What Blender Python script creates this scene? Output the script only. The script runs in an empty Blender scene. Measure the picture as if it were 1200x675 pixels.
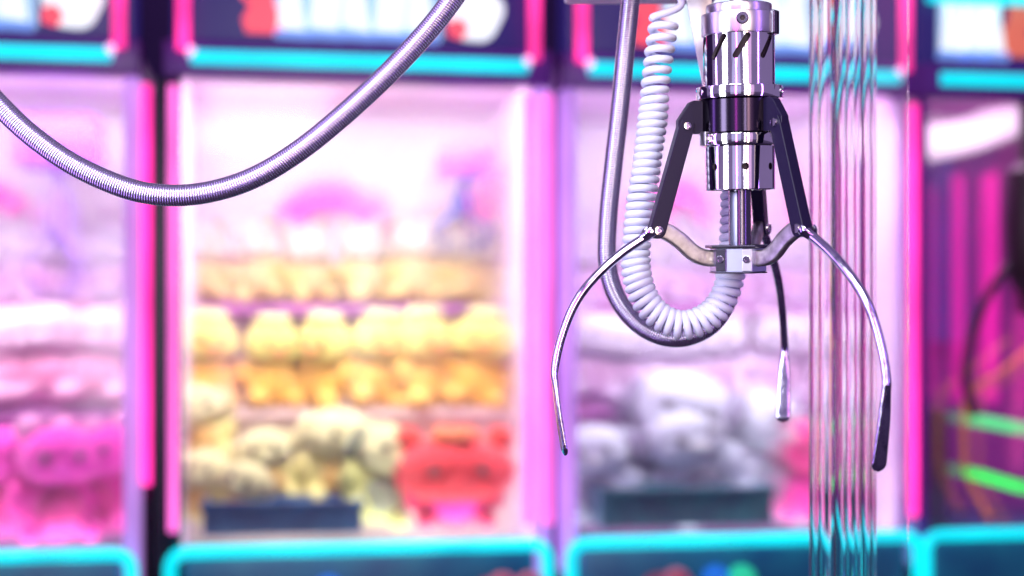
import bpy, bmesh, math, random
from mathutils import Vector, Matrix, Euler
random.seed(7)
R = math.radians
SC = bpy.context.scene
COL = SC.collection
F = 1200 * 50 / 36.0            # focal length in photo pixels
CAMZ, HOR = 1.4, 390.0          # camera height, horizon row in the photo
S = 1.0 / F                     # metres per photo pixel at 1 m

# ------------------------------------------------------------------ camera, world, lamps
cam = bpy.data.objects.new('camera', bpy.data.cameras.new('camera'))
COL.objects.link(cam); SC.camera = cam
cam.location = (0, 0, CAMZ); cam.rotation_euler = (R(90), 0, 0)
cam.data.lens = 50; cam.data.sensor_width = 36
cam.data.shift_y = (HOR - 337.5) / 1200
cam.data.clip_start = 0.02; cam.data.clip_end = 200
cam.data.dof.use_dof = True; cam.data.dof.focus_distance = 0.985
cam.data.dof.aperture_fstop = 3.0; cam.data.dof.aperture_blades = 0

w = bpy.data.worlds.new('World'); SC.world = w; w.use_nodes = True
wb = w.node_tree.nodes['Background']
wb.inputs[0].default_value = (0.36, 0.25, 0.56, 1); wb.inputs[1].default_value = 0.55

def area(name, loc, target, sx, sy, power, col):
    l = bpy.data.lights.new(name, 'AREA'); l.shape = 'RECTANGLE'; l.size = sx; l.size_y = sy
    l.energy = power; l.color = col
    o = bpy.data.objects.new(name, l); COL.objects.link(o)
    o.location = loc
    d = Vector(target) - Vector(loc)
    o.rotation_euler = d.to_track_quat('-Z', 'Y').to_euler()
    return o
CL = (0.16, 1.0, 1.53)  # unseen lamps added to light the claw and fill its chrome reflections
area('unseen_fill_lamp', (-0.62, 0.42, 1.60), CL, 0.24, 0.9, 7, (0.90, 0.93, 1.0))
area('unseen_fill_lamp', (-0.12, 0.25, 2.15), CL, 0.45, 0.3, 7.5, (0.95, 0.93, 1.0))
area('unseen_fill_lamp', (0.80, 0.52, 1.62), CL, 0.05, 0.9, 1.5, (0.45, 0.2, 1.0))
area('unseen_fill_lamp', (0.45, 0.02, 1.60), CL, 0.09, 0.9, 2.4, (1.0, 0.74, 0.50))
area('unseen_fill_lamp', (-0.20, -0.12, 1.60), CL, 0.07, 0.9, 2.0, (1.0, 0.12, 0.75))
area('unseen_fill_lamp', (0.30, -0.14, 1.60), CL, 0.06, 0.9, 2.0, (1.0, 0.95, 1.0))
area('unseen_fill_lamp', (-0.35, -0.55, 1.60), CL, 0.8, 1.0, 1.3, (0.62, 0.62, 1.0))  # broad lamp added behind the camera as soft ambient
area('unseen_fill_lamp', (0.62, -0.30, 1.60), CL, 0.5, 1.0, 0.9, (1.0, 0.55, 0.95))
area('unseen_fill_lamp', (-0.55, 0.95, 1.55), CL, 0.12, 0.9, 2.0, (0.55, 0.3, 1.0))

vs = SC.view_settings
vs.view_transform = 'Standard'; vs.look = 'None'; vs.exposure = 0.0; vs.gamma = 1.0
try: vs.use_curve_mapping = False
except Exception: pass
cy = SC.cycles
cy.use_denoising = True; cy.max_bounces = 12; cy.transmission_bounces = 10
cy.transparent_max_bounces = 16; cy.glossy_bounces = 5; cy.diffuse_bounces = 4
cy.sample_clamp_indirect = 6.0; cy.caustics_reflective = False; cy.caustics_refractive = True

# ------------------------------------------------------------------ materials
def mat(name, col, rough=0.5, metal=0.0, **k):
    m = bpy.data.materials.new(name); m.use_nodes = True
    nt = m.node_tree; b = nt.nodes['Principled BSDF']
    b.inputs['Base Color'].default_value = (*col, 1)
    b.inputs['Roughness'].default_value = rough; b.inputs['Metallic'].default_value = metal
    for a, v in k.items():
        b.inputs[a.replace('_', ' ')].default_value = v
    return m
def bump(m, scale, strength, dist=0.0005, detail=3, stretch=None):
    nt = m.node_tree; b = nt.nodes['Principled BSDF']
    tc = nt.nodes.new('ShaderNodeTexCoord'); n = nt.nodes.new('ShaderNodeTexNoise'); bp = nt.nodes.new('ShaderNodeBump')
    src = tc.outputs['Object']
    if stretch:
        mp = nt.nodes.new('ShaderNodeMapping'); mp.inputs['Scale'].default_value = stretch
        nt.links.new(src, mp.inputs[0]); src = mp.outputs[0]
    n.inputs['Scale'].default_value = scale; n.inputs['Detail'].default_value = detail
    bp.inputs['Strength'].default_value = strength; bp.inputs['Distance'].default_value = dist
    nt.links.new(src, n.inputs['Vector']); nt.links.new(n.outputs['Fac'], bp.inputs['Height'])
    nt.links.new(bp.outputs[0], b.inputs['Normal'])
    return m
def mottle(m, c1, c2, scale, lo=0.35, hi=0.65, rough=None):
    nt = m.node_tree; b = nt.nodes['Principled BSDF']
    tc = nt.nodes.new('ShaderNodeTexCoord'); n = nt.nodes.new('ShaderNodeTexNoise'); cr = nt.nodes.new('ShaderNodeValToRGB')
    n.inputs['Scale'].default_value = scale; n.inputs['Detail'].default_value = 5
    e = cr.color_ramp.elements
    e[0].position = lo; e[1].position = hi; e[0].color = (*c1, 1); e[1].color = (*c2, 1)
    nt.links.new(tc.outputs['Object'], n.inputs['Vector']); nt.links.new(n.outputs['Fac'], cr.inputs[0])
    nt.links.new(cr.outputs[0], b.inputs['Base Color'])
    if rough:
        mr = nt.nodes.new('ShaderNodeMapRange'); mr.inputs['To Min'].default_value = rough[0]; mr.inputs['To Max'].default_value = rough[1]
        nt.links.new(n.outputs['Fac'], mr.inputs['Value']); nt.links.new(mr.outputs[0], b.inputs['Roughness'])
    return m
def glow(name, col, strength):
    m = mat(name, tuple(min(1, c) for c in col), 0.4)
    b = m.node_tree.nodes['Principled BSDF']
    b.inputs['Emission Color'].default_value = (*col, 1); b.inputs['Emission Strength'].default_value = strength
    return m
def uneven(m, s0, s1, scale):
    nt = m.node_tree; b = nt.nodes['Principled BSDF']
    tc = nt.nodes.new('ShaderNodeTexCoord'); n = nt.nodes.new('ShaderNodeTexNoise'); mr = nt.nodes.new('ShaderNodeMapRange')
    n.inputs['Scale'].default_value = scale; n.inputs['Detail'].default_value = 3
    mr.inputs['From Min'].default_value = .3; mr.inputs['From Max'].default_value = .7
    mr.inputs['To Min'].default_value = s0; mr.inputs['To Max'].default_value = s1
    nt.links.new(tc.outputs['Object'], n.inputs['Vector']); nt.links.new(n.outputs['Fac'], mr.inputs['Value']); nt.links.new(mr.outputs[0], b.inputs['Emission Strength'])
    return m
def plush(name, col, d=0.85):
    m = mat(name, col, 0.95, Sheen_Weight=0.25)
    mottle(m, tuple(c * d for c in col), col, 9, 0.3, 0.55)
    bump(m, 60, 0.7, 0.02)
    return m

CHROME = bump(mottle(mat('polished_chrome', (0.92, 0.91, 0.94), 0.055, 1.0), (0.86, 0.85, 0.89), (0.94, 0.93, 0.96), 55, .3, .7, (.02, .13)), 260, 0.05, 0.0004, 2, (1, 1, 0.08))
CHROME2 = mottle(mat('finger_chrome', (0.85, 0.83, 0.9), 0.12, 1.0), (0.40, 0.37, 0.54), (0.72, 0.69, 0.86), 90, 0.35, 0.5, (0.06, 0.22))
bump(CHROME2, 180, 0.18, 0.0008)
SATIN = bump(mat('satin_steel', (0.82, 0.82, 0.86), 0.28, 1.0), 300, 0.08, 0.0004, 2, (1, 1, 0.1))
HUBM = bump(mat('blued_steel_block', (0.50, 0.54, 0.70), 0.34, 1.0), 300, 0.08, 0.0004)
CAST = mottle(mat('cast_aluminium', (0.6, 0.6, 0.58), 0.4, 1.0), (0.40, 0.39, 0.37), (0.74, 0.73, 0.70), 140, 0.3, 0.7, (0.3, 0.5))
bump(CAST, 500, 0.35, 0.0005)
BLACK = bump(mat('black_painted_steel', (0.009, 0.006, 0.032), 0.34, 0.0, Specular_IOR_Level=0.3), 900, 0.06, 0.0003)
BLACKG = mat('black_gloss_steel', (0.055, 0.042, 0.075), 0.16, 1.0)
DARK = mat('dark_steel', (0.16, 0.15, 0.20), 0.2, 1.0)
VOID = mat('dark_motor_core', (0.03, 0.02, 0.025), 0.6)
RUBBER = mat('grey_rubber', (0.12, 0.11, 0.12), 0.6)
HOSE = bump(mat('spiral_steel_hose', (0.74, 0.72, 0.82), 0.27, 1.0), 400, 0.05, 0.0003)
CORD = bump(mat('white_vinyl_cord', (0.76, 0.81, 0.97), 0.42, 0.0, Subsurface_Weight=0.0), 300, 0.05, 0.0003)
HOUSING = bump(mat('white_plastic_housing', (0.86, 0.82, 0.92), 0.45), 300, 0.05, 0.0003)
GLASSM = mat('clear_acrylic', (0.985, 0.98, 0.99), 0.0, 0.0, Transmission_Weight=1.0, IOR=1.49)

CYAN = uneven(glow('cyan_neon', (0.0, 0.80, 0.86), 1.0), .82, 1.22, 9)
PINK = uneven(glow('pink_neon', (1.0, 0.035, 0.30), 1.7), 1.0, 2.2, 7)
MAG = uneven(glow('magenta_neon', (1.0, 0.030, 0.36), 2.3), 1.5, 2.6, 5)
LILACG = uneven(glow('lilac_post_added_glow', (0.52, 0.26, 0.74), .8), .45, 1.1, 3)  # glow added to lilac posts, stands in for light falling on them
PALEP = uneven(glow('washed_pink_neon', (1.0, 0.16, 0.66), 1.2), .8, 1.5, 4)
BACKP = uneven(glow('coral_tube_reflection', (1.0, 0.10, 0.40), 1.2), .5, 1.5, 7)
GREEN = glow('green_neon', (0.015, 0.75, 0.08), 1.3)
ORANGE = uneven(glow('orange_neon', (0.62, 0.19, 0.02), 0.8), .3, .9, 6)
GREEN2 = glow('faded_green_neon', (0.06, 0.6, 0.18), 1.2)
PWHITE = glow('pale_pink_neon', (1.0, 0.55, 0.9), 1.3)
SIGNW = glow('backlit_white_lettering', (0.80, 0.88, 0.88), 0.95)
SIGNP = glow('backlit_pale_backing', (0.30, 0.46, 0.62), 0.9)
SIGNB = glow('backlit_blue_edge', (0.16, 0.30, 0.72), 0.9)
SIGNR = glow('backlit_coral', (0.95, 0.09, 0.13), 0.9)
SIGND = glow('dim_terracotta_panel', (0.66, 0.14, 0.09), 0.85)
NAVY = mottle(glow('backlit_navy_panel', (0.018, 0.012, 0.13), 0.9), (0.008, 0.006, 0.04), (0.02, 0.01, 0.07), 5)
PURPLE = mat('purple_cabinet_panel', (0.16, 0.03, 0.32), 0.35)
LILAC = mottle(mat('lilac_gloss_panel', (0.62, 0.36, 0.72), 0.3), (0.5, 0.25, 0.66), (0.74, 0.5, 0.78), 3)
BLKCAB = mat('black_cabinet_paint', (0.010, 0.008, 0.03), 0.35)
WALLW = mottle(mat('white_cabinet_lining', (0.78, 0.74, 0.8), 0.5), (0.72, 0.68, 0.75), (0.8, 0.77, 0.82), 4)
WALLP = mottle(mat('pink_lit_lining', (0.76, 0.58, 0.78), 0.4), (0.70, 0.48, 0.74), (0.80, 0.66, 0.82), 4)  # white lining tinted, pink neon light put into the colour
WALLM = mottle(mat('magenta_cabinet_lining', (0.42, 0.05, 0.40), 0.5), (0.34, 0.04, 0.34), (0.5, 0.08, 0.46), 4)
SHELF = mottle(mat('mauve_shelf_board', (0.24, 0.06, 0.24), 0.5), (0.16, 0.03, 0.18), (0.34, 0.10, 0.30), 10)
SHELFB = mottle(mat('beige_shelf_front', (0.62, 0.46, 0.42), 0.5), (0.55, 0.4, 0.38), (0.66, 0.5, 0.45), 10)
TEAL = mottle(mat('teal_control_panel', (0.01, 0.20, 0.33), 0.3), (0.008, 0.14, 0.28), (0.015, 0.27, 0.38), 8)
BIN = mottle(mat('dark_blue_plastic', (0.012, 0.06, 0.20), 0.4), (0.01, 0.03, 0.14), (0.02, 0.12, 0.28), 12)
CARR = mat('violet_carriage', (0.26, 0.04, 0.55), 0.4)
CLAWB = mat('blue_steel_claw', (0.03, 0.04, 0.22), 0.3, 0.3)
ARCH = mat('pink_arch_panel', (0.86, 0.05, 0.52), 0.5)
BTNB = glow('blue_button', (0.02, 0.20, 0.80), 0.5)
BTNG = glow('green_button', (0.03, 0.7, 0.35), 0.6)
KNOB = mat('coral_knob', (0.55, 0.10, 0.16), 0.4)
FLOORM = mottle(mat('dark_floor_tile', (0.06, 0.04, 0.08), 0.25), (0.05, 0.03, 0.07), (0.08, 0.05, 0.10), 3)
ROOMW = mottle(mat('purple_room_wall', (0.10, 0.04, 0.18), 0.7), (0.08, 0.03, 0.15), (0.12, 0.05, 0.2), 2)
def pane_mat(haze=.55, veil=.02):
    m = bpy.data.materials.new('hazy_acrylic_pane'); m.use_nodes = True
    nt = m.node_tree; nt.nodes.remove(nt.nodes['Principled BSDF'])
    out = nt.nodes['Material Output']
    t = nt.nodes.new('ShaderNodeBsdfTransparent'); g = nt.nodes.new('ShaderNodeBsdfGlossy')
    f = nt.nodes.new('ShaderNodeBsdfRefraction'); d = nt.nodes.new('ShaderNodeBsdfTranslucent')
    t.inputs[0].default_value = (1, .99, 1, 1); g.inputs['Roughness'].default_value = 0.08
    f.inputs['IOR'].default_value = 1.45; f.inputs['Roughness'].default_value = 0.15
    d.inputs[0].default_value = (.9, .88, .95, 1)
    m1, m2, m3 = (nt.nodes.new('ShaderNodeMixShader') for _ in range(3))
    m1.inputs[0].default_value = haze; m2.inputs[0].default_value = veil; m3.inputs[0].default_value = 0.02
    nt.links.new(t.outputs[0], m1.inputs[1]); nt.links.new(f.outputs[0], m1.inputs[2])
    nt.links.new(m1.outputs[0], m2.inputs[1]); nt.links.new(d.outputs[0], m2.inputs[2])
    nt.links.new(m2.outputs[0], m3.inputs[1]); nt.links.new(g.outputs[0], m3.inputs[2])
    nt.links.new(m3.outputs[0], out.inputs[0])
    return m
PANE = pane_mat(); CLEARP = pane_mat(.30, .015)

# ------------------------------------------------------------------ mesh helpers
def link(name, bm, m, parent=None, smooth=True, **k):
    me = bpy.data.meshes.new(name)
    bmesh.ops.recalc_face_normals(bm, faces=bm.faces)
    bm.to_mesh(me); bm.free()
    if smooth:
        for p in me.polygons: p.use_smooth = True
        try: me.set_sharp_from_angle(angle=R(38))
        except Exception: pass
    me.materials.append(m)
    o = bpy.data.objects.new(name, me); COL.objects.link(o)
    if parent is not None: o.parent = parent
    for a, v in k.items(): o[a] = v
    return o
def thing(name, label, cat, loc=(0, 0, 0), rot=(0, 0, 0), group=None, scale=None):
    o = bpy.data.objects.new(name, None); COL.objects.link(o)
    o.empty_display_size = 0.05
    o.location = loc; o.rotation_euler = rot
    if scale: o.scale = (scale,) * 3
    o['label'] = label; o['category'] = cat
    if group: o['group'] = group
    return o
def tag(o, label, cat, group=None):
    o['label'] = label; o['category'] = cat
    if group: o['group'] = group
    return o
def add_box(bm, x0, x1, y0, y1, z0, z1, bev=0.0):
    r = bmesh.ops.create_cube(bm, size=1)
    vs_ = r['verts']
    for v in vs_:
        v.co = Vector((x0 + (v.co.x + .5) * (x1 - x0), y0 + (v.co.y + .5) * (y1 - y0), z0 + (v.co.z + .5) * (z1 - z0)))
    if bev:
        es = list({e for v in vs_ for e in v.link_edges})
        bmesh.ops.bevel(bm, geom=es, offset=bev, segments=3, affect='EDGES', profile=0.5)
    return bm
def box(*a, **k):
    return add_box(bmesh.new(), *a, **k)
def add_lathe(bm, prof, seg=72, ax=(0, 0)):
    """prof: list of (radius, z), closed ring profile if first == last"""
    rings = []
    closed = prof[0] == prof[-1]
    pr = prof[:-1] if closed else prof
    for r_, z in pr:
        if r_ < 1e-7: rings.append([bm.verts.new((ax[0], ax[1], z))])
        else: rings.append([bm.verts.new((ax[0] + r_ * math.cos(2 * math.pi * i / seg), ax[1] + r_ * math.sin(2 * math.pi * i / seg), z)) for i in range(seg)])
    n = len(rings)
    for k in range(n if closed else n - 1):
        a, b = rings[k], rings[(k + 1) % n]
        for i in range(seg):
            j = (i + 1) % seg
            if len(a) == 1 and len(b) == 1: continue
            if len(a) == 1: bm.faces.new((a[0], b[i], b[j]))
            elif len(b) == 1: bm.faces.new((a[i], a[j], b[0]))
            else: bm.faces.new((a[i], a[j], b[j], b[i]))
    return bm
def lathe(prof, seg=72): return add_lathe(bmesh.new(), prof, seg)
def spline(pts, step):
    """Catmull-Rom through pts, resampled at equal arc length"""
    P = [Vector(p) for p in pts]
    P = [P[0] * 2 - P[1]] + P + [P[-1] * 2 - P[-2]]
    d = []
    for i in range(1, len(P) - 2):
        for k in range(24):
            t = k / 24
            p0, p1, p2, p3 = P[i - 1:i + 3]
            d.append(0.5 * ((2 * p1) + (-p0 + p2) * t + (2 * p0 - 5 * p1 + 4 * p2 - p3) * t * t + (-p0 + 3 * p1 - 3 * p2 + p3) * t ** 3))
    d.append(P[-2].copy())
    L = [0.0]
    for a, b in zip(d, d[1:]): L.append(L[-1] + (b - a).length)
    n = max(2, int(round(L[-1] / step)) + 1)
    out, k = [], 0
    for i in range(n):
        s = L[-1] * i / (n - 1)
        while k < len(L) - 2 and L[k + 1] < s: k += 1
        t = (s - L[k]) / max(1e-9, L[k + 1] - L[k])
        out.append(d[k].lerp(d[k + 1], min(1, max(0, t))))
    return out, L[-1]
def add_sweep(bm, pts, rad, seg=16, up=None, cap=True, pw=1.0):
    """rad(i, n) -> radius or (a, b): a along 'up'-ish binormal, b along the other"""
    n = len(pts); rings = []
    T = [(pts[min(i + 1, n - 1)] - pts[max(i - 1, 0)]).normalized() for i in range(n)]
    if up is None:
        N = T[0].orthogonal().normalized()
    else:
        N = Vector(up); N = (N - T[0] * N.dot(T[0])).normalized()
    for i in range(n):
        N = (N - T[i] * N.dot(T[i])).normalized()
        if up is not None:
            u_ = Vector(up); N = (u_ - T[i] * u_.dot(T[i])).normalized()
        B = T[i].cross(N)
        r_ = rad(i, n)
        a, b = r_ if isinstance(r_, tuple) else (r_, r_)
        e_ = pw(i, n) if callable(pw) else pw
        sp = lambda q: math.copysign(abs(q) ** e_, q)
        rings.append([bm.verts.new(pts[i] + N * (a * sp(math.cos(2 * math.pi * k / seg))) + B * (b * sp(math.sin(2 * math.pi * k / seg)))) for k in range(seg)])
    for A, B_ in zip(rings, rings[1:]):
        for k in range(seg):
            j = (k + 1) % seg
            bm.faces.new((A[k], A[j], B_[j], B_[k]))
    if cap:
        bm.faces.new(rings[0]); bm.faces.new(rings[-1])
    return bm
def tube(pts, r, step=0.005, seg=14):
    p, L = spline(pts, step)
    return add_sweep(bmesh.new(), p, lambda i, n: r, seg)
def add_prism(bm, poly, y0, y1, mtx=None, bev=0):
    """poly in (x, z), extruded along y"""
    a = [bm.verts.new((x, y0, z)) for x, z in poly]; b = [bm.verts.new((x, y1, z)) for x, z in poly]
    f = [bm.faces.new(a), bm.faces.new(b[::-1])]
    n = len(poly)
    for i in range(n):
        j = (i + 1) % n
        f.append(bm.faces.new((a[i], b[i], b[j], a[j])))
    if bev:
        es = list({e for q in f[:2] for e in q.edges})
        bmesh.ops.bevel(bm, geom=es, offset=bev, segments=2, affect='EDGES', profile=0.5)
    if mtx is not None:
        bmesh.ops.transform(bm, matrix=mtx, verts=bm.verts)
    return bm
def add_ball(bm, c, r, sub=3):
    r = r if isinstance(r, (tuple, list)) else (r, r, r)
    M = Matrix.Translation(c) @ Matrix.Diagonal((*r, 1))
    bmesh.ops.create_icosphere(bm, subdivisions=sub, radius=1, matrix=M)
    return bm
def ball(c, r, sub=3): return add_ball(bmesh.new(), c, r, sub)
def baked(o):
    dg = bpy.context.evaluated_depsgraph_get(); dg.update()
    me = bpy.data.meshes.new_from_object(o.evaluated_get(dg))
    o.modifiers.clear(); old = o.data; me.name = old.name; o.data = me
    return o
def carve(o, cutters):
    for c in cutters:
        md = o.modifiers.new('cut', 'BOOLEAN'); md.object = c; md.operation = 'DIFFERENCE'; md.solver = 'EXACT'
    bpy.context.view_layer.update()
    baked(o)
    for c in cutters: bpy.data.objects.remove(c, do_unlink=True)
    for p in o.data.polygons: p.use_smooth = True
    o.data.set_sharp_from_angle(angle=R(30))
    return o
def children(o): return [c for c in COL.objects if c.parent == o]
def copy_tree(o, parent=None):
    c = o.copy(); COL.objects.link(c)
    if parent is not None:
        c.parent = parent
    for ch in children(o): copy_tree(ch, c)
    return c
def pt(px, py, Y):
    return Vector(((px - 600) * S * Y, Y, CAMZ + (HOR - py) * S * Y))

# ------------------------------------------------------------------ the row of machines across the aisle: its frame
TH = math.atan2(0.094, 0.601)
A0 = Vector((-0.57, 2.5)); UV = Vector((math.cos(TH), math.sin(TH))); NV = Vector((-math.sin(TH), math.cos(TH)))
def hit(px, py, v=0.0):
    d = Vector(((px - 600) * S, 1.0))
    t = (A0 + NV * v).dot(NV) / d.dot(NV)
    p = d * t
    return (p - A0).dot(UV), CAMZ + (HOR - py) * S * t, t
def at(u, v, z):
    p = A0 + UV * u + NV * v
    return Vector((p.x, p.y, z))
ZT = hit(220, 67)[1]; ZB = hit(220, 646)[1]
DEP = 0.72

# ------------------------------------------------------------------ setting
o = link('floor', box(-14, 14, -10, 16, -0.1, 0.0), FLOORM, smooth=False); o['kind'] = 'structure'
o = link('room_wall', box(-6, 6, 0, 0.1, 0.0, 3.4), ROOMW, smooth=False); o['kind'] = 'structure'
o.location = at(0, 1.0, 0); o.rotation_euler = (0, 0, TH)

# ------------------------------------------------------------------ claw machines
def neon_path(pts, r, m, name, parent, seg=14, **k):
    return link(name, tube(pts, r, 0.006, seg), m, parent, **k)
def rounded_frame(x0, x1, z0, z1, rad, y):
    pts = []
    for cx, cz, a0 in ((x0 + rad, z1 - rad, 180), (x1 - rad, z1 - rad, 90), (x1 - rad, z0 + rad, 0), (x0 + rad, z0 + rad, -90)):
        for k in range(5):
            a = R(a0 - k * 22.5)
            pts.append((cx + rad * math.cos(a), y, cz + rad * math.sin(a)))
    return pts
def closed_tube(pts, r, seg=12):
    bm = bmesh.new(); n = len(pts); P = [Vector(p) for p in pts]; rings = []
    for i in range(n):
        t = (P[(i + 1) % n] - P[i - 1]).normalized(); b = Vector((0, 1, 0)); q = t.cross(b).normalized()
        rings.append([bm.verts.new(P[i] + b * r * math.cos(2 * math.pi * k / seg) + q * r * math.sin(2 * math.pi * k / seg)) for k in range(seg)])
    for i in range(n):
        a, b = rings[i], rings[(i + 1) % n]
        for k in range(seg):
            j = (k + 1) % seg
            bm.faces.new((a[k], a[j], b[j], b[k]))
    return bm
def blob_poly(cx, cz, r, n, wob, ph):
    return [(cx + r * (1 + wob * math.sin(5 * a + ph) + wob * .6 * math.sin(3 * a + 2 * ph)) * math.cos(a), cz + r * (1 + wob * math.sin(5 * a + ph)) * math.sin(a)) for a in [2 * math.pi * i / n for i in range(n)]]

def machine(pl, pr, label, lining, mirrored=False, lamp=30, lampcol=(1.0, 0.95, 1.0), inner=(True, True), posts=None, edge=None, pane=None, ez=.035,  opts=(0, 0, 1), off=(.004, .004)):
    """pl, pr: photo columns of the left and right edge of its lower neon frame"""
    u0, u1 = hit(pl, 640)[0], hit(pr, 640)[0]
    W = u1 - u0; h = W / 2
    rt = thing('claw_machine', label, 'claw machine', at((u0 + u1) / 2, 0, 0), (0, 0, TH), 'claw machines across the aisle')
    # body
    link('cabinet_base', box(-h, h, 0.04, DEP, 0.0, ZB - 0.10, bev=0.006), BLKCAB, rt)
    link('prize_floor', box(-h + .012, h - .012, 0.06, DEP - .02, ZB - 0.097, ZB - 0.04), BIN, rt)
    link('back_wall', box(-h, h, DEP - .016, DEP, ZB - 0.09, ZT + 0.0), lining, rt)
    for s in (-1, 1):
        link('side_wall', box(min(s * h, s * (h - .012)), max(s * h, s * (h - .012)), 0.066, DEP - .018, ZB - 0.09, ZT), WALLP if lining is WALLW else lining, rt)
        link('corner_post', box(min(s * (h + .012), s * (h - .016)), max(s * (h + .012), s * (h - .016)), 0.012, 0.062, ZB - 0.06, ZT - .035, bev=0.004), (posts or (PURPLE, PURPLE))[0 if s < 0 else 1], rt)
    link('ceiling_panel', box(-h, h, 0.06, DEP, ZT + .003, ZT + .03), WALLP if lining is WALLW else lining, rt)
    link('header_rail', box(-h - .012, h + .012, 0.0, 0.055, ZT - .033, ZT + .03, bev=0.004), PURPLE, rt)
    link('front_pane', box(-h + .018, h - .018, 0.036, 0.041, ZB - 0.02, ZT - 0.036), pane or PANE, rt, smooth=False)
    # control panel with its cyan frame
    cp = link('control_panel', box(-h + .02, h - .02, 0.0, 0.036, ZB - 0.36, ZB - 0.012, bev=0.008), TEAL, rt)
    fr = rounded_frame(-h, h, ZB - 0.42, ZB, 0.028, -0.012)
    link('cyan_frame', closed_tube(fr, 0.0112), CYAN, rt)
    bm = add_lathe(bmesh.new(), [(0, 0), (.045, 0), (.045, .012), (.012, .02), (.010, .07), (.026, .085), (.030, .105), (.02, .125), (0, .13)], 20)
    bmesh.ops.transform(bm, matrix=Matrix.Translation((opts[2], 0.0, ZB - 0.10)) @ Matrix.Rotation(R(70), 4, 'X'), verts=bm.verts)
    link('joystick', bm, KNOB, cp)
    for x, m_ in ((-0.06, BTNB), (-0.01, BTNG))[:opts[0] + opts[1]]:
        bm = add_lathe(bmesh.new(), [(0, 0), (.026, 0), (.026, .01), (.02, .018), (0, .02)], 20)
        bmesh.ops.transform(bm, matrix=Matrix.Translation((x, 0.0, ZB - 0.075)) @ Matrix.Rotation(R(90), 4, 'X'), verts=bm.verts)
        link('push_button', bm, m_, cp)
    # marquee
    mq = link('marquee', box(-h, h, 0.03, 0.12, ZT + .034, ZT + 0.42, bev=0.006), NAVY, rt)
    f = -1 if mirrored else 1
    def fx(x): return f * x
    bm = bmesh.new()
    pol = [(-.235, .45), (-.175, .45), (-.165, .13), (-.135, .052), (-.205, .052), (-.212, .075), (-.198, .10), (-.222, .125), (-.215, .15), (-.242, .19)]
    add_prism(bm, [(fx(x), ZT + min(z, .41)) for x, z in (pol if f > 0 else pol[::-1])], 0.018, 0.030)
    if mirrored: bmesh.ops.translate(bm, vec=(-.352, 0, 0), verts=bm.verts)
    link('coral_flash', bm, SIGND if mirrored else SIGNR, mq)
    bm = bmesh.new(); bb = bmesh.new()
    for k in range(3 if mirrored else 5):            # chunky glyph-like blocks, too blurred in the photo to read
        x0 = -.150 + k * .058
        if f > 0: xs = x0
        else: xs = -.330 + k * .040
        sl = .010 * (1 if k % 2 else -1)
        top = .36 + .02 * math.sin(k * 2.1)
        g = [(xs, .062 + .004 * (k % 3)), (xs + .048, .058 + .003 * (k % 2)), (xs + .047 + sl, .13), (xs + .036, .15 + sl), (xs + .048, .18), (xs + .045, top), (xs, top), (xs + sl * .3, .17), (xs + .008, .14)]
        add_prism(bm, [(x, ZT + z) for x, z in g], 0.012, 0.030)
        g2 = [(xs - .004, .044), (xs + .058, .042), (xs + .058, .0615 - .004), (xs - .004, .0575)]
        add_prism(bb, [(x, ZT + z) for x, z in g2], 0.016, 0.030)
    lb = bmesh.new(); xa, xb = (-.156, .146) if not mirrored else (-.333, -.205)
    add_prism(lb, [(xa, ZT + .05), (xb, ZT + .05), (xb - .006, ZT + .41), (xa + .004, ZT + .41)], 0.0215, 0.030); link('lettering_backing', lb, SIGNP, mq)
    link('lettering', bm, SIGNW, mq); link('lettering_shadow', bb, SIGNB, mq)
    cx = fx(.205) if not mirrored else .205
    em = bmesh.new(); add_prism(em, [(x, z) for x, z in blob_poly(cx, ZT + .100, .052, 40, .04, .4)], 0.014, 0.030)
    em = link('emblem', em, SIGNW, mq)
    e2 = bmesh.new(); add_prism(e2, blob_poly(cx - .032, ZT + .068, .018, 24, .1, 1.4), 0.008, 0.0135); link('emblem_patch', e2, SIGNR, mq)
    # neon tubes on the front
    link('cyan_tube', tube([(-h + .035, -.004, ZT), (0, -.004, ZT), (h - .035, -.004, ZT)], .0125, .02, 16), CYAN, rt)
    for s in (-1, 1):
        x = s * (h - .022)
        if mirrored and s < 0: continue
        link('pink_tube', tube([(x, -.004, ZT + .012), (x, -.004, ZT + .2), (x, -.004, ZT + .44)], .0115, .02, 16), PINK, rt)
        link('tube_joint', ball((s * (h - .036), -.008, ZT + .008), (.008, .011, .011), 2), PWHITE, rt)
        if inner[0 if s < 0 else 1]:
            xi = s * (h - off[0 if s < 0 else 1])
            link('pink_edge_tube', tube([(xi, .0, ZB + (ez if s > 0 else .035)), (xi, .0, ZB + .4), (xi, .0, ZT - .05)], .0082, .02, 14), (edge or (MAG, MAG))[0 if s < 0 else 1], rt)
    link('pink_tube_reflection', tube([(h - .04, DEP - .16, ZB + .02), (h - .04, DEP - .16, ZT - .1)], .012, .02, 12), BACKP, rt)  # side wall reflection of the edge tube built as a glowing tube
    # interior lamp in the ceiling
    l = bpy.data.lights.new('cabinet_lamp', 'AREA'); l.shape = 'RECTANGLE'; l.size = W * .85; l.size_y = .06; l.energy = lamp * 2.3; l.color = lampcol
    lo = bpy.data.objects.new('cabinet_lamp', l); COL.objects.link(lo); lo.parent = rt; lo.location = (0, .125, ZT - .012); lo.rotation_euler = (R(36), 0, 0)
    l = bpy.data.lights.new('added_front_lamp', 'AREA'); l.shape = 'RECTANGLE'; l.size = W * .85; l.size_y = .05; l.energy = lamp * 1.8; l.spread = R(95); l.color = lampcol  # unseen lamp added behind the header to brighten the lower toys
    lo = bpy.data.objects.new('added_front_lamp', l); COL.objects.link(lo); lo.parent = rt; lo.location = (0, .085, ZT - .02)
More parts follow.
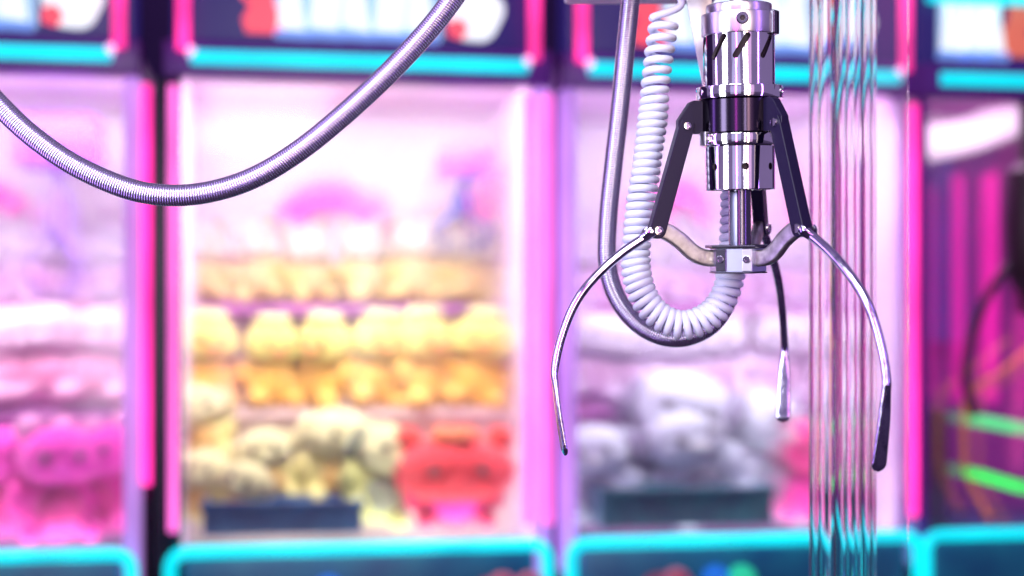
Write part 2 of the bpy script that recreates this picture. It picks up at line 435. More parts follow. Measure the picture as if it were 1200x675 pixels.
    lo.rotation_euler = (R(10), 0, 0)
    l = bpy.data.lights.new('added_sill_lamp', 'AREA'); l.shape = 'RECTANGLE'; l.size = W * .85; l.size_y = .025; l.energy = lamp * .42; l.color = lampcol  # hidden lamp added at the sill to lift the toy fronts
    lo = bpy.data.objects.new('added_sill_lamp', l); COL.objects.link(lo); lo.parent = rt; lo.location = (0, .072, ZB - .026); lo.rotation_euler = (R(140), 0, 0)
    for s in (-1, 1):
        l = bpy.data.lights.new('added_corner_lamp', 'AREA'); l.shape = 'RECTANGLE'; l.size = .03; l.size_y = .12; l.energy = .10; l.color = (1, .10, .80)  # small magenta lamps added for a pink glow in the upper corners
        lo = bpy.data.objects.new('added_corner_lamp', l); COL.objects.link(lo); lo.parent = rt; lo.location = (s * (h - .06), .13, ZT - .03)
        lo.rotation_euler = (R(58), 0, R(-s * 28))
    return rt, W
LC = (1.0, 0.965, 0.975)
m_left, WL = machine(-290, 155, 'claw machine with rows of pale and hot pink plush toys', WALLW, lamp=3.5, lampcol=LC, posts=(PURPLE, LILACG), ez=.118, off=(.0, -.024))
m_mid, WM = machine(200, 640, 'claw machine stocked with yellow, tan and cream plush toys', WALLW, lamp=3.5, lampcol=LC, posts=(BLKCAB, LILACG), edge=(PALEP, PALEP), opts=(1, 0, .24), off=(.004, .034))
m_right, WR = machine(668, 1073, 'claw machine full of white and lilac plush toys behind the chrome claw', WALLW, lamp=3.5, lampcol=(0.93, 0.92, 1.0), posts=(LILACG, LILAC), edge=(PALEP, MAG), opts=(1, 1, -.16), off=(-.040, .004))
m_far, WF = machine(1082, 1500, 'magenta lined claw machine standing in for a side glass reflection, green and orange neon, far right', WALLM, mirrored=True, lamp=0.8, lampcol=(1.0, 0.6, 1.0), inner=(False, True), pane=CLEARP)  # cabinet built in place of a reflection in the side glass
# black pillar between the left and the middle machine
c_ = (A0 - Vector((m_mid.location.x, m_mid.location.y))).dot(UV)
link('black_pillar', box(hit(181, 400)[0] + c_, hit(194.5, 400)[0] + c_, -.012, .035, ZB - .5, ZT - .04, bev=.002), BLKCAB, m_mid)
# shelves, arches and bins
def shelf(rt, h, v0, v1, z, front, name='shelf'):
    return link(name, box(-h + .014, h - .014, v0, v1, z - .02, z, bev=.002), front, rt)
V1, V2 = 0.54, 0.36
Z1, Z2 = hit(390, 357, V1)[1], hit(390, 478, V2)[1]
for rt, h, m1, m2 in ((m_left, WL / 2, SHELF, SHELF), (m_mid, WM / 2, SHELF, SHELFB), (m_right, WR / 2, SHELF, SHELF)):
    shelf(rt, h, V1 - .07, DEP - .02, Z1, m1)
    sh = shelf(rt, h, V2 - .07, DEP - .02, Z2, m2)
    link('shelf_riser', box(-h + .014, h - .014, V2 - .062, V2 - .055, ZB - .035, Z2 - .021), m2, rt)
def arch(rt, px0, px1, pyt, pyb, v=DEP - .05):
    (ua, zb, _), (ub, _, _), (uc, zt, _) = hit(px0, pyb, v), hit(px1, pyb, v), hit((px0 + px1) / 2, pyt, v)
    c = (A0 - Vector((rt.location.x, rt.location.y))).dot(UV)
    n = 20; out, inn = [], []
    for i in range(n + 1):
        a = math.pi * (1 - i / n)
        cx = (ua + ub) / 2 + c; rx = (ub - ua) / 2
        out.append((cx + rx * math.cos(a), zb + (zt - zb) * math.sin(a)))
        inn.append((cx + rx * .68 * math.cos(a), zb - .03 + (zt - zb) * .62 * math.sin(a)))
    link('pink_arch', add_prism(bmesh.new(), out + inn[::-1], v, v + .02), ARCH, rt)
arch(m_mid, 322, 458, 214, 262); arch(m_right, 742, 836, 208, 262); arch(m_left, -70, 28, 208, 240)
# ------------------------------------------------------------------ cranes hanging inside those machines
def crane(px, pyt, pyb, clawb, v, label, hw=.06, m=CARR, mc=CLAWB):
    u, z0, _ = hit(px, pyb, v); _, z1, _ = hit(px, pyt, v); _, zc, _ = hit(px, clawb, v)
    t = thing('prize_crane', label, 'crane claw', at(u, v, z0), (0, 0, TH), 'cranes inside the machines')
    link('carriage', box(-hw, hw, -.05, .05, 0, z1 - z0, bev=.008), m, t)
    L = z0 - zc
    link('motor', lathe([(0, 0), (.012, 0), (.012, -L * .2), (.024, -L * .22), (.024, -L * .5), (.01, -L * .55), (.01, -L * .62), (0, -L * .62)], 20), mc, t)
    for k in range(3):
        a = R(195 + 120 * k); c, s_ = math.cos(a), math.sin(a)
        p = [(.02, -L * .5), (.045, -L * .62), (.06, -L * .75), (.055, -L * .9), (.035, -L)]
        link('finger', tube([(r_ * c, r_ * s_, z) for r_, z in p], .006, .006, 8), mc, t)
    return t
crane(543, 178, 208, 292, .40, 'small dark blue claw hanging from a violet box above tan toys', .055)
crane(70, 138, 198, 350, .36, 'pale violet claw under a wide violet box above pink toys', .085, CARR, mat('violet_steel_claw', (.22, .12, .42), .35, .4))

# ------------------------------------------------------------------ plush toys
PROTO = {}
def toy_proto(key, body, head, ears='round', earcol=None, eye=True, patch=None, tuft=None, squat=1.0, beak=None, big=0):
    """a unit-high sitting plush toy facing -Y, base at z = 0"""
    mb, mh = plush('plush_' + key, body), plush('plush_head_' + key, head)
    t = bpy.data.objects.new('plush_toy', None); COL.objects.link(t); t.empty_display_size = .05
    bm = bmesh.new()
    add_ball(bm, (0, 0, .27), (.29 * squat, .25, .29)); add_ball(bm, (0, .02, .44), (.20 * squat, .18, .16))
    for s in (-1, 1):
        add_ball(bm, (s * .20 * squat, -.20, .10), (.11, .17, .10)); add_ball(bm, (s * .29 * squat, -.06, .36), (.09, .10, .16))
    add_ball(bm, (0, .26, .16), .09)
    b = link('body', bm, mb, t)
    def rm(o_, vox):
        md = o_.modifiers.new('r', 'REMESH'); md.mode = 'VOXEL'; md.voxel_size = vox
        sm = o_.modifiers.new('s', 'SMOOTH'); sm.iterations = 4
        bpy.context.view_layer.update(); baked(o_)
        for p in o_.data.polygons: p.use_smooth = True
    rm(b, .035)
    bm = bmesh.new()
    add_ball(bm, (0, -.02, .68), (.30 * squat, .27, .27)); add_ball(bm, (.15 * squat, -.14, .62), (.13, .13, .12)); add_ball(bm, (-.15 * squat, -.14, .62), (.13, .13, .12))
    hd = link('head', bm, mh, t); rm(hd, .035)
    me_ = plush('plush_ear_' + key, earcol or head)
    for s in (-1, 1):
        if ears == 'round': link('ear', ball((s * .22 * squat, 0, .92), (.11, .06, .11), 3), me_, hd)
        elif ears == 'long':
            bm = ball((0, 0, .17), (.075, .045, .19), 3)
            bmesh.ops.transform(bm, matrix=Matrix.Translation((s * .12, .02, .86)) @ Matrix.Rotation(R(14 * s), 4, 'Y'), verts=bm.verts)
            link('ear', bm, me_, hd)
        elif ears == 'floppy':
            bm = ball((0, 0, -.15), (.08, .09, .19), 3)
            bmesh.ops.transform(bm, matrix=Matrix.Translation((s * .27 * squat, -.03, .82)) @ Matrix.Rotation(R(-16 * s), 4, 'Y'), verts=bm.verts)
            link('ear', bm, me_, hd)
        if eye: link('eye', ball((s * .115 * squat, -.265, .71), (.034, .025, .04), 2), VOID, hd)
    link('muzzle', ball((0, -.285, .61), (.085, .06, .055), 2), plush('plush_muzzle_' + key, beak or tuple(min(.9, c * 1.15) for c in head)), hd)
    if patch: link('belly_patch', ball((0, -.19, .28), (.17 * squat, .08, .18), 3), plush('plush_patch_' + key, patch), b)
    if tuft:
        bm = bmesh.new()
        for a in range(5): add_ball(bm, (.11 * math.cos(a * 1.256), -.03 + .1 * math.sin(a * 1.256), .94), (.10, .10, .09), 2)
        link('tuft', bm, plush('plush_tuft_' + key, tuft), hd)
    if big: hd.scale = (big,) * 3; hd.location = (0, -.03, .60 - .68 * big)
    PROTO[key] = [t, False]
toy_proto('tan', (.68, .51, .17), (.88, .83, .68), 'round', (.8, .7, .55), patch=(.72, .5, .22))
toy_proto('orange', (.84, .48, .05), (.88, .80, .17), 'none', beak=(.75, .3, .06), tuft=(.90, .86, .34), squat=1.08)
toy_proto('cream', (.88, .78, .26), (.90, .86, .42), 'floppy', (.86, .78, .38), squat=1.15, patch=(.75, .45, .12))
toy_proto('olive', (.66, .68, .20), (.84, .82, .40), 'floppy', (.16, .18, .10), squat=1.1, patch=(.25, .27, .16))
toy_proto('red', (.84, .008, .12), (.90, .030, .045), 'round', (.80, .06, .04), squat=1.6, tuft=(.88, .20, .06), patch=(.85, .02, .40), big=1.4)
toy_proto('palepink', (.80, .40, .62), (.84, .58, .74), 'round', (.82, .44, .66), squat=1.1, patch=(.80, .28, .50))
toy_proto('hotpink', (.86, .008, .40), (.88, .025, .50), 'round', (.84, .35, .66), squat=1.2, patch=(.60, .01, .22))
toy_proto('white', (.66, .68, .82), (.78, .81, .92), 'floppy', (.16, .12, .22), squat=1.2, patch=(.22, .20, .28))
toy_proto('blush', (.74, .56, .78), (.82, .72, .88), 'round', (.8, .6, .8), squat=1.1, patch=(.74, .42, .66))
toy_proto('lilac', (.66, .42, .70), (.76, .62, .82), 'long', (.72, .55, .78), patch=(.60, .25, .55))
toy_proto('magenta', (.78, .012, .30), (.82, .02, .24), 'round', (.82, .05, .45), squat=1.1)
def toy(key, px, py, hpx, v, label, group=None, yaw=0, roll=0):
    """px, py: photo column and row of the toy's base; hpx: its height in photo pixels"""
    P, used = PROTO[key]
    o_ = copy_tree(P) if used else P
    PROTO[key][1] = True
    u, z, t = hit(px, py, v)
    o_.location = at(u, v, z); o_.rotation_euler = Euler((0, R(roll), TH + R(yaw)))
    o_.scale = (hpx * S * t,) * 3
    tag(o_, label, 'plush toy', group)
    return o_
ORD = ['leftmost', 'second from left', 'third from left', 'fourth from left', 'fifth from left', 'sixth from left', 'seventh from left']
rnd = random.Random(3)
for i, px in enumerate((240, 302, 362, 424, 486, 545)):
    toy('tan', px, 357, 104 + rnd.uniform(-6, 8), V1, 'tan plush bear with white head on the upper shelf, ' + ORD[i], 'tan bears on the upper shelf', rnd.uniform(-35, 35), rnd.uniform(-9, 9))
for i, px in enumerate((238, 316, 374, 436, 498, 554)):
    toy('orange', px, 478, 112 + rnd.uniform(-5, 8), V2, 'yellow headed orange plush toy on the middle shelf, ' + ORD[i], 'orange toys on the middle shelf', rnd.uniform(-35, 35), rnd.uniform(-9, 9))
VB = .20
toy('cream', 240, 545, 102, VB + .08, 'cream plush dog at the left, highest in the front heap', None, 10, -10)
toy('cream', 234, 612, 92, VB, 'cream plush dog at the left, below another cream dog', None, -20, 8)
toy('cream', 322, 592, 98, VB + .02, 'cream plush dog in the middle of the front heap beside an olive one', None, 5, -12)
toy('cream', 280, 618, 84, VB - .07, 'small cream plush dog with orange belly, lowest in the front heap', None, -30, 14)
toy('cream', 382, 598, 128, VB + .05, 'tallest cream plush dog leaning left behind the olive one', None, 25, 8)
toy('olive', 428, 612, 126, VB - .02, 'olive green and cream plush dog leaning over a blue bin', None, 20, 18)
toy('red', 532, 618, 110, VB - .04, 'round red plush toy with dark eyes and orange top', None, 0, 0)
# bins of loose stock on the prize floor
def prize_bin(px0, px1, pyt, pyb, v, label, m=BIN):
    (u0, z1, _), (u1, _, _), (_, z0, _) = hit(px0, pyt, v), hit(px1, pyt, v), hit(px0, pyb, v)
    t = thing('prize_bin', label, 'bin', at((u0 + u1) / 2, v, z0), (0, 0, TH), 'bins in front of the toys')
    h, H = (u1 - u0) / 2, z1 - z0
    bm = bmesh.new()
    add_box(bm, -h, h, 0, .006, 0, H); add_box(bm, -h, h, .11, .116, 0, H); add_box(bm, -h, -h + .006, .0062, .1098, 0, H); add_box(bm, h - .006, h, .0062, .1098, 0, H); add_box(bm, -h + .0062, h - .0062, .0062, .1098, 0, .006)
    link('bin_body', bm, m, t, smooth=False)
    bm = bmesh.new(); add_box(bm, -h - .004, h + .004, -.008, -.0005, H - .014, H + .002, bev=.002); link('rim', bm, m, t)
    for k in range(5):
        x = -h + (k + .5) * 2 * h / 5
        link('rib', box(x - .004, x + .004, -.006, -.0005, .004, H - .016, bev=.001), m, t)
prize_bin(238, 424, 590, 628, .055, 'dark blue bin under the cream plush dogs')
prize_bin(705, 905, 574, 618, .055, 'dark teal bin below the white plush toys', mottle(mat('dark_teal_plastic', (.02, .10, .16), .4), (.03, .05, .12), (.02, .16, .2), 14))
# left machine
for i, px in enumerate((-36, 14, 64, 118)):
    toy('palepink', px, 472, 122 + rnd.uniform(-6, 6), V2, 'pale pink plush bear on the shelf, ' + ORD[i], 'pale pink bears on the shelf', rnd.uniform(-35, 35), rnd.uniform(-9, 9))
for i, px in enumerate((-20, 40, 96, 142)):
    toy('lilac', px, 357, 90 + rnd.uniform(-8, 8), V1, 'lilac rabbit on the top shelf over pink bears, ' + ORD[i], 'lilac rabbits above the pink bears', rnd.uniform(-35, 35), rnd.uniform(-9, 9))
for i, (px, py, hp, v) in enumerate(((8, 628, 135, .2), (68, 632, 140, .16), (125, 624, 138, .2))):
    toy('hotpink', px, py, hp, v, 'hot pink plush bear on the prize floor, ' + ORD[i], 'hot pink bears on the prize floor', rnd.uniform(-20, 20), rnd.uniform(-8, 8))
# right machine
for i, px in enumerate((690, 745, 800, 858, 915)):
    toy('lilac', px, 362, 92 + rnd.uniform(-8, 8), V1, 'lilac plush rabbit on the top shelf behind the chrome claw, ' + ORD[i], 'lilac rabbits behind the claw', rnd.uniform(-35, 35), rnd.uniform(-9, 9))
for i, px in enumerate((688, 738, 795, 850, 908)):
    toy('blush', px, 470, 104 + rnd.uniform(-6, 6), V2, 'blush lilac plush bear on a shelf behind the chrome claw, ' + ORD[i], 'blush lilac bears behind the claw', rnd.uniform(-35, 35), rnd.uniform(-9, 9))
toy('white', 704, 612, 122, VB, 'white plush dog with dark ears, leftmost of its heap', None, -12, -6)
toy('white', 772, 598, 176, VB + .07, 'biggest white plush dog at the top of its heap', None, -10, 14)
toy('white', 822, 606, 146, VB + .03, 'white plush dog in the middle front of its heap', None, 12, -16)
toy('white', 876, 606, 160, VB + .03, 'white plush dog leaning right beside a magenta bear', None, 25, 16)
toy('magenta', 944, 612, 128, VB, 'magenta plush bear beside the white dogs', None, -10, 4)
# far right machine: side glass reflections built as neon shapes and a crane
def far_tube(name, pts, v, r, m):
    q = [at(*(lambda h: (h[0], v, h[1]))(hit(px, py, v))) for px, py in pts]
    M = Matrix.Rotation(-TH, 4, 'Z') @ Matrix.Translation(-m_far.location)
    return link(name, tube([M @ p for p in q], r, .01, 14), m, m_far)
far_tube('curved_reflection', [(1040, 158), (1085, 166), (1130, 160), (1165, 146), (1215, 122), (1260, 100)], .36, .040, glow('white_reflection_band', (.86, .80, .86), .9))
for px_, r_ in ((1122, .016), (1158, .022)):
    far_tube('pink_strip', [(px_, 205), (px_, 300), (px_, 470)], .5, r_, glow('deep_pink_neon', (.9, .015, .42), .5))
zt2 = hit(1200, 1, 0)[1]
link('cyan_tube', tube([(-WF / 2 + .01, -.004, zt2), (0, -.004, zt2), (WF / 2, -.004, zt2)], .011, .02, 14), CYAN, m_far)
(u_a, z_a, _), (u_b, z_b, _) = hit(1060, 400, .6), hit(1118, 185, .6)
c_ = (A0 - Vector((m_far.location.x, m_far.location.y))).dot(UV)
link('blue_panel', box(u_a + c_, u_b + c_, .6, .62, z_a, z_b), mat('blue_violet_panel', (.12, .14, .55), .4), m_far)
(u_a, z_a, _), (u_b, z_b, _) = hit(1070, 640, .3), hit(1112, 480, .3)
link('dark_riser', box(u_a + c_, u_b + c_, .3, .5, z_a, z_b, bev=.006), BLKCAB, m_far)
def neon_shape(pts, v, r, m, label, name='neon_tube', group=None):
    q = [at(*(lambda h: (h[0], v, h[1]))(hit(px, py, v))) for px, py in pts]
    o_ = link(name, tube(q, r, .006, 12), m); tag(o_, label, 'neon tube', group)
neon_shape([(1136, 491), (1165, 496), (1215, 506)], .16, .012, GREEN2, 'upper reflected green neon tube crossing an orange one')
neon_shape([(1134, 553), (1165, 562), (1215, 576)], .14, .011, GREEN, 'lower reflected green neon tube crossing an orange one')
neon_shape([(1220, 398), (1178, 432), (1140, 458), (1131, 480), (1131, 545), (1140, 572), (1160, 608)], .22, .0075, ORANGE, 'bent reflected orange neon tube behind two green ones')
t = thing('prize_crane', 'large dark crane claw built for the claw reflection at the right edge', 'crane claw', at(*(lambda h: (h[0], .06, h[1]))(hit(1206, 190, .06))), (0, 0, TH), 'cranes inside the machines')  # reflection of the claw built as a second crane
DK = mat('dark_brown_steel', (.018, .006, .012), .45)
link('motor', lathe([(0, .5), (.022, .5), (.022, 0), (.045, -.02), (.050, -.12), (.045, -.22), (.026, -.26), (.02, -.30), (0, -.30)], 28), DK, t)
for sx in (-1, 1):
    link('finger', tube([(sx * .03, 0, -.19), (sx * .075, -.005, -.24), (sx * .115, -.005, -.32), (sx * .135, 0, -.42), (sx * .115, 0, -.50)], .009, .008, 10), DK, t)

# ------------------------------------------------------------------ THE CLAW
def zc(py): return (160 - py) * S
AX = 866.5
claw = thing('crane_claw', 'polished chrome crane claw with three curved fingers and black arms', 'crane claw', pt(AX, 160, 1.0), (R(4.5), R(-1.0), 0))
def ring_prof(r, z0, z1, b=1.2, inner=0):
    b *= S
    return [(inner, z0), (r - b, z0), (r - b * .3, z0 + b * .3), (r, z0 + b), (r, z1 - b), (r - b * .3, z1 - b * .3), (r - b, z1), (inner, z1)]
def shell(r, ri, z0, z1, b=.9):
    b *= S
    p = [(ri, z0), (r - b, z0), (r, z0 + b), (r, z1 - b), (r - b, z1), (ri, z1), (ri, z0)]
    return lathe(p, 96)
def cutter(bm):
    return link('cutter', bm, VOID, claw, smooth=False)
# suspension cable and cap
link('suspension_cable', lathe([(0, zc(14)), (11 * S, zc(14)), (11 * S, zc(0)), (9 * S, zc(-1)), (9 * S, zc(-60)), (0, zc(-60))], 24), RUBBER, claw)
link('top_cap', lathe(ring_prof(38 * S, zc(21), zc(8), 2)), SATIN, claw)
# clamp collar with lug and screw
col_ = link('clamp_collar', lathe(ring_prof(43.5 * S, zc(44), zc(19), 1.2)), SATIN, claw)
def radial(a, r, z):
    """matrix: local +Y points outwards at azimuth a (degrees)"""
    return Matrix.Translation((r * math.cos(R(a)), r * math.sin(R(a)), z)) @ Matrix.Rotation(R(a - 90), 4, 'Z')
def screw(a, r, z, rad, parent, m=CHROME, name='screw', proud=3.0, hexa=True):
    bm = lathe([(rad * .42, .4 * proud * S), (rad * .46, proud * S), (rad * .8, proud * S), (rad, proud * S * .6), (rad, 0), (rad, -2 * S), (0, -2 * S)] , 28)
    bmesh.ops.transform(bm, matrix=radial(a, r, z) @ Matrix.Rotation(R(-90), 4, 'X'), verts=bm.verts)
    s_ = link(name, bm, m, parent)
    bm = add_lathe(bmesh.new(), [(0, .45 * proud * S), (rad * .43, .45 * proud * S)], 6 if hexa else 20)
    bmesh.ops.transform(bm, matrix=radial(a, r, z) @ Matrix.Rotation(R(-90), 4, 'X'), verts=bm.verts)
    return s_, bm
def full_screw(a, r, z, rad, parent, **k):
    s_, bm = screw(a, r, z, rad, parent, **k)
    link('socket', bm, VOID, s_) if parent is claw else bm.free()
full_screw(-94, 43.3 * S, zc(29), 7 * S, claw)
bm = box(-8 * S, 8 * S, -2 * S, 4 * S, -14 * S, 13 * S, bev=1.5 * S)
bmesh.ops.transform(bm, matrix=radial(-32, 43 * S, zc(31)), verts=bm.verts); link('clamp_lug', bm, DARK, claw)
# slotted motor housing
hs = link('motor_housing', shell(41.5 * S, 36 * S, zc(103), zc(43)), CHROME, claw)
cuts = []
for k in range(8):
    a = -95 + k * 46
    n = 10; hl, hr = 13 * S, 3.4 * S
    poly = [(hr * math.cos(R(t_)), hl + hr * math.sin(R(t_))) for t_ in range(0, 181, 20)] + [(hr * math.cos(R(t_)), -hl + hr * math.sin(R(t_))) for t_ in range(180, 361, 20)]
    bm = bmesh.new(); add_prism(bm, poly, -12 * S, 12 * S)
    bmesh.ops.transform(bm, matrix=radial(a, 40 * S, zc(59)) @ Matrix.Rotation(R(-32), 4, 'Y'), verts=bm.verts)
    cuts.append(cutter(bm))
carve(hs, cuts)
link('motor_core', lathe([(0, zc(101)), (34 * S, zc(101)), (34 * S, zc(45)), (0, zc(45))], 48), VOID, claw)
# upper ring with ear holes
ur = link('upper_ring', lathe(ring_prof(50.5 * S, zc(117.5), zc(103), 1.0), 96), CHROME, claw)
for a in (200, -27): full_screw(a, 50.3 * S, zc(110), 4.6 * S, claw, proud=1.4)
# black bracket with three ears
ANG = {'l': 191, 'r': -57, 'b': 66}
br = bmesh.new()
add_lathe(br, [(30 * S, zc(157)), (46 * S, zc(157)), (47 * S, zc(156)), (47 * S, zc(119)), (46 * S, zc(118)), (30 * S, zc(118)), (30 * S, zc(157))], 96)
link('bracket_ring', br, BLACKG, claw)
for k in ANG:
    a = ANG[k]
    poly = [(40 * S, zc(118.5)), (57 * S, zc(118.5)), (62 * S, zc(121)), (76 * S, zc(141)), (76 * S, zc(152)), (70 * S, zc(157)), (60 * S, zc(157)), (40 * S, zc(156.5))]
    bm = bmesh.new(); add_prism(bm, poly, -5.5 * S, 5.5 * S, bev=.8 * S)
    bmesh.ops.transform(bm, matrix=Matrix.Rotation(R(a), 4, 'Z'), verts=bm.verts)
    link('bracket_ear', bm, BLACK, claw, smooth=False)
# lower ring + lug, lower housing with holes
link('lower_ring', lathe(ring_prof(45.5 * S, zc(171), zc(157.5), 1.0), 96), CHROME, claw)
bm = box(-6 * S, 6 * S, -3 * S, 6 * S, -8 * S, 8 * S, bev=1 * S)
bmesh.ops.transform(bm, matrix=radial(205, 45 * S, zc(163)), verts=bm.verts); link('ring_lug', bm, SATIN, claw)
for dz in (-4, 4): full_screw(213, 47 * S, zc(163 + dz), 2.6 * S, claw, proud=4)
lh = link('plunger_housing', shell(41.2 * S, 37 * S, zc(222.5), zc(171.5)), CHROME, claw)
cuts = []
for a in (-143, -90, -40, 15, 90, 165):
    bm = lathe([(0, -12 * S), (4.2 * S, -12 * S), (4.2 * S, 12 * S), (0, 12 * S)], 20)
    bmesh.ops.transform(bm, matrix=radial(a, 40 * S, zc(196)) @ Matrix.Rotation(R(-90), 4, 'X'), verts=bm.verts)
    cuts.append(cutter(bm))
carve(lh, cuts)
link('plunger_core', lathe([(0, zc(219)), (35 * S, zc(219)), (35 * S, zc(173)), (0, zc(173))], 40), VOID, claw)
# plunger shaft and hub
link('plunger_shaft', lathe([(0, zc(300)), (13 * S, zc(300)), (13 * S, zc(218)), (0, zc(218))], 40), DARK, claw)
bm = box(-5 * S, 5 * S, -2 * S, 3 * S, -32 * S, 32 * S, bev=.8 * S)
bmesh.ops.transform(bm, matrix=radial(-128, 12 * S, zc(256)), verts=bm.verts); link('guide_key', bm, mat('blue_grey_steel', (.25, .25, .4), .3, 1.0), claw)
def hexpoly(r_, hw):
    p = []
    for a in (-57, 66, 191):
        c, s_ = math.cos(R(a)), math.sin(R(a))
        p += [(r_ * c + hw * s_, r_ * s_ - hw * c), (r_ * c - hw * s_, r_ * s_ + hw * c)]
    return p
def vprism(poly, z0, z1, bev=0):
    bm = bmesh.new(); add_prism(bm, poly, z0, z1, bev=bev)
    bmesh.ops.transform(bm, matrix=Matrix(((1, 0, 0, 0), (0, 0, 1, 0), (0, 1, 0, 0), (0, 0, 0, 1))), verts=bm.verts)
    return bm
link('hub_block', vprism(hexpoly(33 * S, 11 * S), zc(318), zc(290), .8 * S), HUBM, claw, smooth=False)
link('hub_flange', vprism(hexpoly(39 * S, 12 * S), zc(290), zc(286.5), .6 * S), DARK, claw)
link('hub_foot', vprism(hexpoly(34 * S, 11.5 * S), zc(319.5), zc(318), .4 * S), DARK, claw)
# arms, links and fingers
def in_plane(a): return Matrix.Rotation(R(a), 4, 'Z')
FING = [(110, 272), (145, 294), (178, 322), (201, 351), (217, 388), (226, 425), (225.5, 443), (222, 478), (215, 527)]
def radial_rivet(a, rho, py, rad, half, parent, name, m):
    """a pin across the arm: its axis is tangential"""
    bm = lathe([(rad * .45, half + 1.0 * S), (rad * .5, half + 2.4 * S), (rad * .85, half + 2.2 * S), (rad, half + .8 * S), (rad, -half - .8 * S), (rad * .85, -half - 2.2 * S), (0, -half - 2.4 * S)], 24)
    add_lathe(bm, [(0, half + .9 * S), (rad * .46, half + .9 * S)], 24)
    # local z -> tangential direction facing the viewer
    bmesh.ops.transform(bm, matrix=in_plane(a) @ Matrix.Translation((rho, 0, zc(py))) @ Matrix.Rotation(R(-90 if a > 100 or a < 0 else 90), 4, 'X'), verts=bm.verts)
    return link(name, bm, m, parent)
for key, a in ANG.items():
    sgn = 1
    # arm: flat bar from the ear pivot down to the elbow
    p0, p1 = Vector((66 * S, zc(148))), Vector((102 * S, zc(268)))
    d = (p1 - p0).normalized(); q = Vector((-d.y, d.x))
    w0, w1 = 9.0 * S, 9.6 * S
    poly = []
    for t_ in range(0, 181, 20): poly.append(p1 + d * w1 * math.sin(R(t_)) + q * w1 * math.cos(R(t_)))
    for t_ in range(0, 181, 30): poly.append(p0 - d * w0 * min(.62, math.sin(R(t_)) * 1.2) - q * w0 * math.cos(R(t_)))
    bm = bmesh.new(); add_prism(bm, [(v.x, v.y) for v in poly], -7.5 * S, 7.5 * S, bev=1.0 * S)
    bmesh.ops.transform(bm, matrix=in_plane(a), verts=bm.verts)
    arm = link('arm', bm, BLACK, claw, smooth=False)
    radial_rivet(a, 66 * S, 148, 5.0 * S, 7.5 * S, arm, 'rivet', CHROME)
    radial_rivet(a, 101.5 * S, 268, 5.8 * S, 7.5 * S, arm, 'rivet', CHROME)
    # inner link: cast S-shaped bar between hub and elbow
    pts, _ = spline([Vector((r_ * S, 0, zc(z))) for r_, z in ((24, 302), (33, 302), (47, 300), (60, 293), (73, 281), (88, 271), (100, 266))], 2 * S)
    bm = add_sweep(bmesh.new(), pts, lambda i, n: (5.5 * S, 9.8 * S), 24, up=(0, 1, 0), pw=.45)
    bmesh.ops.transform(bm, matrix=in_plane(a), verts=bm.verts)
    link('link_bar', bm, CAST, claw)
    # clevis + finger
    bm = bmesh.new()
    pts, Lf = spline([Vector((r_ * S, 0, zc(z))) for r_, z in FING], 1.6 * S)
    def fr(i, n):
        s_ = i / (n - 1)
        k_ = min(1, max(0, (s_ - .62) / .16)); k_ = k_ * k_ * (3 - 2 * k_)
        base = 5.6 - 1.0 * s_
        wdt = base * (1 - k_) + k_ * (6.4 + 3.6 * min(1, max(0, (s_ - .68) / .28)))
        thk = base * (1 - k_) + k_ * (3.3 - .6 * s_)
        e = max(0, (s_ - .972) / .028)
        f_ = math.sqrt(max(.02, 1 - e * e))
        return (wdt * f_ * S, thk * max(.35, f_) * S)
    add_sweep(bm, pts, fr, 28, up=(0, 1, 0), pw=lambda i, n: 1 - .6 * min(1, max(0, (i / (n - 1) - .66) / .14)))
    bmesh.ops.transform(bm, matrix=in_plane(a), verts=bm.verts)
    fg = link('finger', bm, CHROME2, claw)
    bm = bmesh.new()
    for s_ in (-1, 1):
        cp_, _ = spline([Vector((109 * S, s_ * 9.2 * S, zc(268.5))), Vector((112.5 * S, s_ * 8.6 * S, zc(271))), Vector((116 * S, s_ * 5.6 * S, zc(274.5))), Vector((122 * S, s_ * 1.5 * S, zc(279)))], 1.2 * S)
        add_sweep(bm, cp_, lambda i, n: (2.0 * S, 6.0 * S * (1 - .25 * i / n)), 12, up=(0, 1, 0))
    bmesh.ops.transform(bm, matrix=in_plane(a), verts=bm.verts)
    link('clevis', bm, CHROME2, fg)
# hub pins on the face towards the aisle
HA = -113; HD = 27.9 * S
for off, m_ in ((15.5, SATIN), (-15.5, SATIN)):
    bm = box(-6 * S, 6 * S, -2 * S, 1.6 * S, zc(317), zc(291), bev=.7 * S)
    bmesh.ops.transform(bm, matrix=radial(HA, HD, 0) @ Matrix.Translation((off * S, 0, 0)), verts=bm.verts)
    link('hub_cheek', bm, DARK if off > 0 else m_, claw, smooth=False)
for off in (16.5, -15.0):
    bm = lathe([(2 * S, .5 * S), (2.2 * S, 2.2 * S), (4 * S, 2.2 * S), (4.6 * S, 1 * S), (4.6 * S, -6 * S), (0, -6 * S)], 24)
    add_lathe(bm, [(0, .6 * S), (2.1 * S, .6 * S)], 6)
    bmesh.ops.transform(bm, matrix=radial(HA, HD + 2.0 * S, zc(303)) @ Matrix.Translation((off * S, 0, 0)) @ Matrix.Rotation(R(-90), 4, 'X'), verts=bm.verts)
    link('hub_pin', bm, CHROME, claw)
